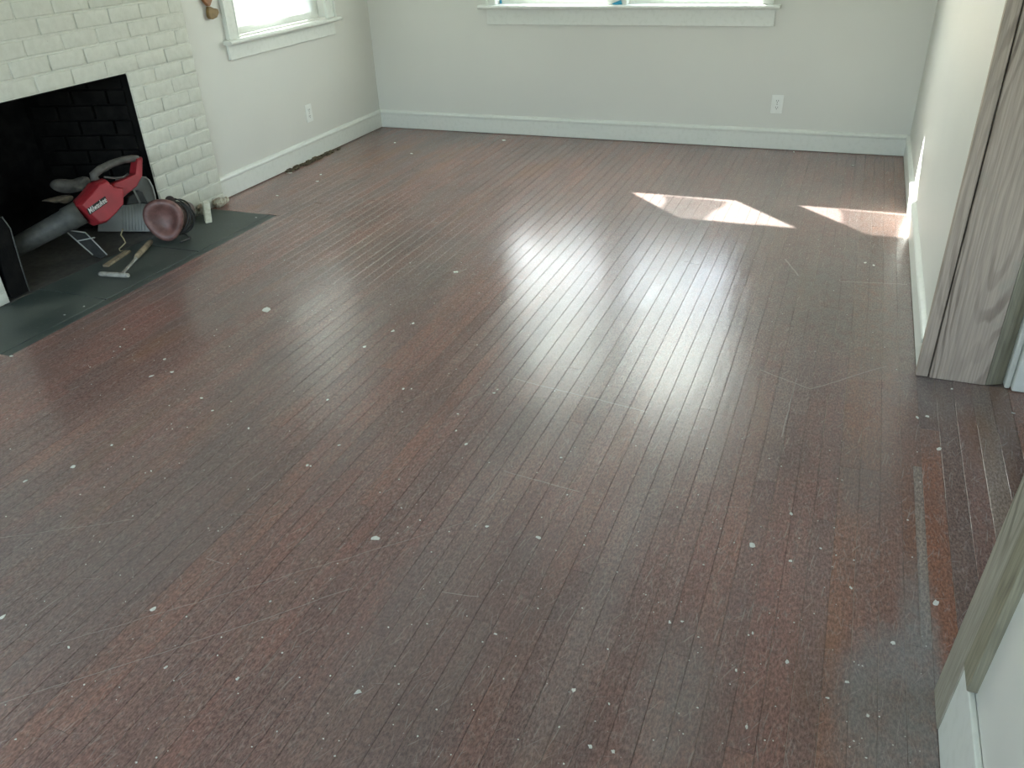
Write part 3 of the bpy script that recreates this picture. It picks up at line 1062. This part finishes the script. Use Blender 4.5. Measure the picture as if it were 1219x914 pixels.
# logo plate lies on the housing's side
lg = [bpt(x, y, 0.0775) for x, y in ((352, 428), (458, 352), (470, 392), (368, 462))]
mb = MB().prism(lg, BN * 0.001)
mb.build('logo_plate', M['black'], blower)
tc = bpy.data.curves.new('logo', 'FONT')
tc.body = 'Milwaukee'
tc.align_x = 'CENTER'
tc.align_y = 'CENTER'
tc.shear = 0.3
tc.extrude = 0.0006
tc.offset = 0.004
to = bpy.data.objects.new('logo', tc)
COL.objects.link(to)
dg = bpy.context.evaluated_depsgraph_get()
tme = bpy.data.meshes.new_from_object(to.evaluated_get(dg))
bpy.data.objects.remove(to)
tw = max(v.co.x for v in tme.vertices) - min(v.co.x for v in tme.vertices)
th_ = max(v.co.y for v in tme.vertices) - min(v.co.y for v in tme.vertices)
ex = (lg[1] - lg[0])
ey = (lg[3] - lg[0])
ctr = (lg[0] + lg[1] + lg[2] + lg[3]) / 4 + BN * 0.0016
exn = ex.normalized()
eyn = BN.cross(exn).normalized()
wl = ex.length * 0.93
hl = 0.9 * abs(ey.dot(eyn))
for v in tme.vertices:
    x, y, z = v.co
    v.co = exn * (x / tw * wl) + eyn * (y / th_ * hl) + BN * z
tme.materials.clear()
tme.materials.append(M['print'])
lo = bpy.data.objects.new('lettering', tme)
COL.objects.link(lo)
lo.location = ctr
par(lo, blower)
# handle arch, trigger and battery
mb = MB()
mb.tube([bpt(402, 262), bpt(392, 232), bpt(430, 200), bpt(490, 170), bpt(560, 146), bpt(615, 138), bpt(648, 138)], [0.022, 0.021, 0.020, 0.019, 0.018, 0.018, 0.016], 12)
mb.build('handle', M['dgrey'], blower)
mb = MB()
mb.tube([bpt(452, 244), bpt(500, 250), bpt(560, 246), bpt(590, 225)], 0.006, 8)
mb.build('trigger_guard', M['dgrey'], blower)
bat = [(545, 405), (560, 360), (610, 318), (640, 330), (660, 372), (672, 398), (640, 392), (590, 398)]
mb = MB().prism([bpt(x, y, -0.035) for x, y in bat], BN * 0.07)
mb.build('battery', M['black'], blower, 0.006)
mb = MB().prism([bpt(x, y, 0.0355) for x, y in ((618, 322), (630, 320), (664, 392), (652, 394))], BN * 0.002)
mb.build('battery_clip', M['tube'], blower)
# tube goes down and back into the firebox
T0 = bpt(318, 445)
T1 = at_plane(*c2(0, 618), (-0.11, 0, 0), (1, 0, 0))
T2 = T1 + (T1 - T0) * 0.30
mb = MB()
td = (T1 - T0)
mb.tube([T0, T0 + td * 0.25, T0 + td * 0.27, T0 + td * 0.6, T1, T2], [0.060, 0.058, 0.053, 0.051, 0.048, 0.044], 20)
mb.build('blower_tube', M['tube'], blower)

# grey ribbed pan standing against the right cheek
PYL = -2.62
def pn(x, y, off=0.0):
    n = Vector((0.26, -0.95, 0.16)).normalized()
    return at_plane(*c2(x, y), Vector((-0.02, PYL, 0.0)) + n * off, n)
outl = [(752, 556), (754, 430), (742, 350), (728, 300), (708, 262), (690, 247), (655, 245), (520, 262), (430, 330), (415, 556)]
pan = tag(empty('dustpan', pn(600, 556)), 'grey ribbed plastic pan standing behind the red blower', 'dustpan')
nn = Vector((0.26, -0.95, 0.16)).normalized()
MB().prism([pn(*p) for p in outl], nn * -0.006).build('pan_plate', M['pan'], pan, 0.002)
rim = [pn(x, y, 0.004) for x, y in outl[:8]]
MB().tube(rim, 0.0055, 8).build('rim', M['steel'] if False else M['pan'], pan)
for xx in range(560, 741, 18):
    MB().tube([pn(xx, 548, 0.001), pn(xx - 6, 400 if xx < 700 else 380, 0.001)], 0.0022, 6).build('rib', M['pan'], pan)

# maroon tool with a cord wound round it
mt = tag(empty('corded_tool', at_floor(212, 284)), 'maroon rounded tool with black cord wound around it on the hearth', 'power tool')
FC = at_floor(204, 290)
ctr = FC + Vector((-0.02, 0.02, 0.122))
ax = Vector((0.50, -0.86, 0.10)).normalized()          # the dished face looks this way
sx = Vector((0, 0, 1)).cross(ax).normalized()
sz = ax.cross(sx).normalized()
def ring(cen, rx, rz, n=28, ear=0.0, off=(0, 0)):
    out = []
    for k_ in range(n):
        a = 2 * PI * k_ / n
        e = 1 + ear * math.cos(a - 2.3) + 0.06 * math.sin(3 * a)
        out.append(cen + sx * (rx * e * math.cos(a) + off[0]) + sz * (rz * e * math.sin(a) + off[1]))
    return out
def loft(rings, name, mat, parent, cap=True, sub=1):
    n = len(rings[0])
    vs = [p for r in rings for p in r]
    fs = [(i * n + k_, i * n + (k_ + 1) % n, (i + 1) * n + (k_ + 1) % n, (i + 1) * n + k_) for i in range(len(rings) - 1) for k_ in range(n)]
    if cap:
        fs += [tuple(range(n)), tuple(range(len(rings) * n - 1, (len(rings) - 1) * n - 1, -1))]
    return MB().add(vs, fs, True).build(name, mat, parent, subsurf=sub)
loft([ring(ctr - ax * 0.045, 0.067, 0.071), ring(ctr - ax * 0.03, 0.099, 0.109, ear=.08), ring(ctr, 0.105, 0.118, ear=.10), ring(ctr + ax * 0.018, 0.099, 0.111, ear=.10), ring(ctr + ax * 0.022, 0.082, 0.091, ear=.10),
      ring(ctr + ax * 0.012, 0.064, 0.072, ear=.10), ring(ctr - ax * 0.012, 0.049, 0.055, ear=.08), ring(ctr - ax * 0.018, 0.017, 0.020)], 'guard', M['maroon'], mt)
bk = -ax * 0.86 + sx * 0.30
loft([ring(ctr + bk * 0.03, 0.071, 0.071), ring(ctr + bk * 0.08, 0.077, 0.076), ring(ctr + bk * 0.16, 0.071, 0.071, off=(0.008, 0.008)), ring(ctr + bk * 0.20, 0.055, 0.055, off=(0.013, 0.013)), ring(ctr + bk * 0.225, 0.025, 0.025, off=(0.013, 0.013))], 'motor_barrel', M['maroon2'], mt)
loft([ring(ctr + bk * 0.09 + sz * (0.06 + 0.012 * q) + sx * 0.0, 0.034 - 0.003 * q, 0.03, 14) for q in range(4)], 'grip_boss', M['maroon2'], mt)
for i, (d, rr, tl) in enumerate(((0.055, 0.091, 0.084), (0.07, 0.094, -0.12), (0.098, 0.092, 0.151), (0.105, 0.089, -0.05), (0.085, 0.102, 0.252), (0.135, 0.086, 0.084))):
    pts = []
    for k_ in range(29):
        a = 2 * PI * k_ / 28
        pts.append(ctr + bk * (d + 0.02 * math.sin(a * 2 + i) + 0.06 * tl * math.cos(a)) + sx * (rr * math.cos(a)) + sz * (rr * 0.98 * math.sin(a)))
    MB().tube(pts, 0.0045, 7, False).build('cord_turn', M['cord'], mt)
MB().tube([ctr + bk * .09 - sz * .088, ctr + bk * 0.10 - sz * 0.105 + sx * .04, ctr + bk * .03 - sz * .112 + sx * .09, ctr + ax * .04 - sz * .115 + sx * .06], 0.0045, 7).build('plug_lead', M['cord'], mt)

# scraper with a cross bar head
A, B, H2 = at_floor(119, 329), at_floor(154, 331), at_floor(180, 291)
sc_ = tag(empty('hand_scraper', (A + B) / 2), 'hand scraper with pale bar head and wooden handle on the hearth', 'scraper')
zA = Vector((0, 0, 0.014))
MB().tube([A + zA, A + (B - A) * .1 + zA, A + (B - A) * .9 + zA, B + zA], [0.009, 0.013, 0.013, 0.010], 10).build('head', M['steel'], sc_)
mid = A + (B - A) * 0.72
dr = (H2 - mid)
zB = Vector((0, 0, 0.016))
sd_ = Vector((-dr.y, dr.x, 0)).normalized()
MB().prism([mid + sd_ * .007 + zB - Vector((0, 0, .010)), mid - sd_ * .007 + zB - Vector((0, 0, .010)), mid - sd_ * .007 + zB, mid + sd_ * .007 + zB], dr * 0.55).build('shank', M['steel'], sc_, 0.002)
MB().tube([mid + dr * 0.5 + zB, mid + dr * 0.56 + zB, mid + dr * 0.75 + zB, mid + dr * 0.95 + zB, mid + dr * 1.02 + zB], [0.010, 0.015, 0.0155, 0.0155, 0.011], 10).build('handle', M['wood'], sc_)

# piece of lath behind the scraper
L0, L1 = at_floor(126, 318), at_floor(153, 300)
dv = (L1 - L0)
sv = Vector((-dv.y, dv.x, 0)).normalized() * 0.016
tag(MB().prism([L0 - sv + Vector((0, 0, .0005)), L0 + sv + Vector((0, 0, .0005)), L0 + sv + Vector((0, 0, .012)), L0 - sv + Vector((0, 0, .012))], dv).build('wood_scrap', M['wood'], None, 0.002), 'short flat wood scrap lying behind the scraper', 'wood scrap')
# string
pts = []
for (x, y, z) in ((560, 540, .16), (548, 575, .12), (565, 598, .10), (575, 620, .075), (555, 640, .05), (538, 655, .03), (545, 668, .012), (560, 668, .006)):
    pts.append(at_plane(*c2(x, y), at_floor(*c2(548, 672)) + Vector((0, 0, 0)), (0.9, -0.4, 0)))
    pts[-1].z = max(pts[-1].z, 0.0045)
tag(MB().tube(pts, 0.0035, 7).build('string', M['string']), 'thin tan string hanging in front of the grey pan', 'string')

# dark shallow tray with pale edges, under the blower
P0, P1 = at_floor(*c2(250, 690)), at_floor(*c2(465, 712))
tray = tag(empty('tray', P0.lerp(P1, .5)), 'dark tray with pale rims tilted under the red blower', 'tray')
TP = Vector((-0.03, -2.98, 0.0)) + Vector((0.72, -0.55, 0.42)).normalized() * 0.055
TN = Vector((0.72, -0.55, 0.42)).normalized()
def tp(x, y, o=0.0):
    return at_plane(*c2(x, y), TP + TN * o, TN)
tl_ = [(222, 545), (345, 560), (472, 690), (440, 722), (385, 692)]
mb = MB().prism([tp(*p) for p in tl_], TN * -0.035)
mb.v = [(x, y, max(z, 0.001)) for x, y, z in mb.v]
mb.build('tray_body', M['black'], tray, 0.003)
for (a, b) in (((226, 548), (388, 690)), ((345, 562), (470, 690)), ((228, 546), (345, 562)), ((300, 610), (400, 590))):
    MB().tube([tp(*a, .002), tp(*b, .002)], 0.0032, 7).build('rim', M['pan'], tray)

# crumpled cloths behind the blower
def cloth(px_out, plane_x, th, mat, label, cat, name):
    pts = [at_plane(*c2(*p), (plane_x, -3.1, 0), (1, -0.15, 0)) for p in px_out]
    c = sum(pts, Vector()) / len(pts)
    n = len(pts)
    rings = []
    for j, (s, o) in enumerate(((0.15, th * .55), (0.6, th * 0.5), (1.0, th * 0.1), (0.9, -th * .3), (0.4, -th * .5))):
        rg = []
        for i, p in enumerate(pts):
            q = c + (p - c) * s + Vector((o, 0, 0))
            q += Vector((mnoise.noise(q * 22), mnoise.noise(q * 19 + Vector((5, 0, 0))), mnoise.noise(q * 25 + Vector((0, 7, 0))))) * 0.02
            rg.append(q)
        rings.append(rg)
    vs = [p for r in rings for p in r]
    fs = [(i * n + k_, i * n + (k_ + 1) % n, (i + 1) * n + (k_ + 1) % n, (i + 1) * n + k_) for i in range(4) for k_ in range(n)]
    fs += [tuple(range(n)), tuple(range(5 * n - 1, 4 * n - 1, -1))]
    o = MB().add(vs, fs, True).build(name, mat, None, subsurf=2)
    return tag(o, label, cat)
cloth([(140, 285), (165, 258), (215, 252), (280, 262), (330, 240), (368, 238), (372, 290), (330, 330), (280, 345), (200, 335), (150, 320)], -0.16, 0.09, M['rag2'], 'crumpled grey cloth behind the red blower', 'cloth', 'crumpled_cloth')
cloth([(85, 380), (130, 365), (180, 350), (230, 345), (285, 348), (275, 380), (225, 402), (180, 395), (130, 393)], -0.15, 0.07, M['rag'], 'tan cloth draped below the grey cloth behind the blower', 'cloth', 'crumpled_cloth')

# black upright panel at the left of the firebox opening
p_ = [(-14, 262), (2, 258), (12, 272), (17, 290), (26, 320), (35, 347), (20, 353), (-14, 368)]
pp = [at_plane(x, y, (BRX - 0.012, -3.5, 0), (1, 0.06, 0)) for x, y in p_]
zmin = min(v.z for v in pp)
pp = [Vector((v.x, max(v.y, -3.575), max(v.z, 0.001))) for v in pp]
bpn = tag(empty('fire_guard', pp[5]), 'black rounded metal guard standing at the edge of the firebox', 'fire guard')
MB().prism(pp, (-0.11, 0.02, 0)).build('guard_plate', M['soot'], bpn, 0.006)
MB().tube([v + Vector((0.002, 0, 0)) for v in pp[1:6]], 0.003, 6).build('guard_edge', M['tube'], bpn)  # paler strip stands in for the highlight along the rounded edge

# white painted block and broken plaster at the foot of the brick
W0 = at_floor(248, 264)
wb_ = tag(empty('wood_block', W0), 'small white painted wood block leaning at the foot of the brick', 'wood block')
tw_ = at_plane(245, 240, W0 + Vector((-0.07, 0.03, 0)), (1, -0.3, 0))
dv = tw_ - W0
sv = Vector((0.02, -0.018, 0))
sv2 = Vector((0.012, 0.014, 0))
MB().prism([W0 - sv - sv2 + Vector((0, 0, .001)), W0 + sv - sv2 + Vector((0, 0, .001)), W0 + sv + sv2 + Vector((0, 0, .001)), W0 - sv + sv2 + Vector((0, 0, .001))], dv).build('block', M['whitewood'], wb_, 0.003)
MB().prism([W0 - sv * 2.6 - sv2 + Vector((0, 0.01, .001)), W0 - sv * 1.1 - sv2 + Vector((0, 0.01, .001)), W0 - sv * 1.1 + sv2 + Vector((0, 0.01, .001)), W0 - sv * 2.6 + sv2 + Vector((0, 0.01, .001))], dv * 0.65).build('splintered_side', M['rubble'], wb_, 0.003)
def lump(name, label, c, r, mat, seed):
    bm = bmesh.new()
    bmesh.ops.create_icosphere(bm, subdivisions=2, radius=1)
    for v in bm.verts:
        q = 1 + 0.35 * mnoise.noise(v.co * 1.6 + Vector((seed, 0, 0)))
        v.co = Vector((v.co.x * r[0] * q, v.co.y * r[1] * q, v.co.z * r[2] * q))
    zm = min(v.co.z for v in bm.verts)
    me = bpy.data.meshes.new(name)
    bm.to_mesh(me)
    bm.free()
    me.materials.append(mat)
    o = bpy.data.objects.new(name, me)
    COL.objects.link(o)
    o.location = Vector(c) - Vector((0, 0, zm - 0.001))
    return tag(o, label, 'plaster chunk', 'broken plaster at the foot of the brick')
for i, (px, py, r) in enumerate(((258, 246, (.028, .05, .03)), (266, 243, (.02, .04, .022)), (238, 256, (.022, .03, .035)))):
    c = at_floor(px, py)
    lump('plaster_chunk', ('rough pale plaster chunk next to the white block', 'low plaster chunk at the end of the baseboard', 'dirty plaster chunk between the white block and the corded tool')[i], (max(c.x, BRX + r[0] * 1.25), c.y, 0.0), r, M['rubble'], i * 3.0)

# dark debris in the open joint under the left baseboard
mb = MB()
for i in range(110):
    y = random.uniform(-1.36, -0.72)
    x = random.uniform(0.003, 0.050) * (1 - 0.4 * abs(y + 1.05))
    r = random.uniform(0.004, 0.017)
    mb.box((x - r * .5, y - r, 0.0005), (x + r * .5, y + r * 1.6, 0.002 + r * random.uniform(.3, .8)))
tag(mb.build('crumbled_debris', M['debris']), 'dark crumbled debris along the baseboard below the small window', 'debris', kind='stuff')

# hanging brown wooden pull between fireplace and window
kc = at_plane(247, 0, (XL + 0.03, 0, 0), (1, 0, 0))
hp = tag(empty('hanging_paddle', (XL, kc.y, kc.z)), 'brown paddle shaped wooden ornament hanging between brick and window', 'ornament')
def flat_shape(px, mat, name, th):
    loop = [at_plane(x, y, (XL + 0.006, 0, 0), (1, 0, 0)) for x, y in px]
    MB().prism(loop, (th, 0, 0)).build(name, mat, hp, 0.005, 3)
q = lambda pts: [(x / 4.354, y / 4.354) for x, y in pts]
flat_shape(q([(1040, 2), (1058, -60), (1095, -62), (1086, 2), (1076, 32), (1066, 32)]), M['amber'], 'upper_paddle', 0.022)
flat_shape(q([(1066, 33), (1076, 33), (1095, 42), (1116, 46), (1122, 66), (1112, 90), (1092, 100), (1076, 98), (1068, 84), (1066, 60)]), M['olive'], 'lower_paddle', 0.022)

# ------------------------------------------------------------------ flecks of paint and plaster on the floor
def fleck(px, py, r, seed, name='paint_fleck'):
    c = at_floor(px, py)
    rnd = random.Random(seed)
    n = 9
    a0 = rnd.uniform(0, PI)
    st = rnd.uniform(0.45, 0.9)
    loop = []
    for k_ in range(n):
        a = 2 * PI * k_ / n
        rr = r * rnd.uniform(0.55, 1.15)
        x, y = rr * math.cos(a), rr * st * math.sin(a)
        loop.append((x * math.cos(a0) - y * math.sin(a0), x * math.sin(a0) + y * math.cos(a0), 0))
    mb = MB().prism(loop, (0, 0, 0.0016))
    o = mb.build(name, M['fleck'])
    o.location = (c.x, c.y, 0.0006)
    return o
FL = [(317, 369, .028), (447, 641, .013), (895, 649, .011), (426, 824, .009), (404, 530, .006), (87, 556, .009), (133, 530, .006), (180, 448, .012), (205, 443, .008), (468, 394, .012), (492, 385, .010), (434, 413, .010),
      (480, 463, .007), (592, 464, .005), (588, 468, .006), (545, 493, .005), (555, 529, .008), (543, 513, .004), (668, 545, .005), (490, 463, .004), (641, 640, .008), (580, 627, .006), (590, 755, .005), (703, 889, .006),
      (730, 895, .005), (683, 822, .006), (725, 838, .004), (797, 741, .005), (812, 740, .005), (896, 754, .005), (876, 798, .005), (985, 831, .005), (1008, 812, .006), (937, 788, .006), (889, 866, .005), (1033, 852, .004),
      (1063, 766, .006), (1013, 700, .006), (942, 612, .008), (941, 668, .007), (977, 653, .004), (1114, 718, .012), (1092, 497, .010), (1104, 496, .008), (1117, 535, .012), (1133, 463, .007), (1206, 492, .006), (1030, 313, .012), (1040, 316, .010),
      (345, 206, .022), (382, 208, .012), (378, 216, .012), (330, 233, .010), (600, 167, .018), (490, 183, .014), (470, 170, .010), (305, 259, .008), (543, 324, .014), (945, 181, .008), (1015, 197, .008),
      (183, 725, .009), (3, 735, .010), (82, 771, .005), (197, 795, .006), (283, 808, .005), (30, 573, .008), (14, 424, .009), (77, 375, .005), (100, 365, .006), (148, 392, .008), (143, 413, .006), (196, 428, .008), (240, 474, .006), (253, 489, .006),
      (296, 510, .006), (366, 554, .007), (390, 476, .006), (370, 555, .005), (180, 561, .005), (322, 716, .005)]
for i, (x, y, r) in enumerate(FL):
    P = at_floor(x, y)
    if (x, y) == (317, 369):
        lb = 'broad white plaster splash on the floor in front of the hearth'
    elif (x, y) == (345, 206):
        lb = 'white crumb beside the dark debris under the small window'
    elif (x, y) == (1114, 718):
        lb = 'white smear on the orange plank beside the pale filler strip'
    elif P.x > 3.90:
        lb = 'white fleck on the planks of the doorway between weathered jambs'
    elif P.x < 0.52:
        lb = 'white fleck lying on the dark hearth' if HY0 < P.y < HY1 else 'white fleck on the floor near the baseboard below the small window'
    elif P.y > -1.0:
        lb = 'white fleck on the floor near the baseboard under the wide window'
    elif P.x > 3.4:
        lb = 'white paint fleck on the floor planks alongside the doorway wall'
    elif P.x < 1.6:
        lb = 'white paint fleck on the reddish planks near the hearth'
    else:
        lb = 'small white paint fleck out on the open middle of the floor'
    tag(fleck(x, y, r, i), lb, 'paint fleck', 'white paint flecks on the floor')
mb = MB()
rr_ = random.Random(5)
for i in range(520):
    px, py = rr_.uniform(5, 1110), rr_.uniform(190, 910)
    c = at_floor(px, py)
    if c.x < 0.56 or c.x > 4.1 or c.y > -0.05 or (c.x > 3.9 and not -4.5 < c.y < -3.1):
        continue
    r = rr_.uniform(.0008, .0026)
    a0 = rr_.uniform(0, 6)
    loop = [(c.x + r * rr_.uniform(.6, 1.3) * math.cos(a0 + k_ * 1.25), c.y + r * rr_.uniform(.5, 1.2) * math.sin(a0 + k_ * 1.25), 0.0006) for k_ in range(5)]
    mb.prism(loop, (0, 0, 0.0009))
tag(mb.build('paint_specks', M['fleck']), 'scatter of tiny white paint specks over the wood floor', 'paint specks', kind='stuff')
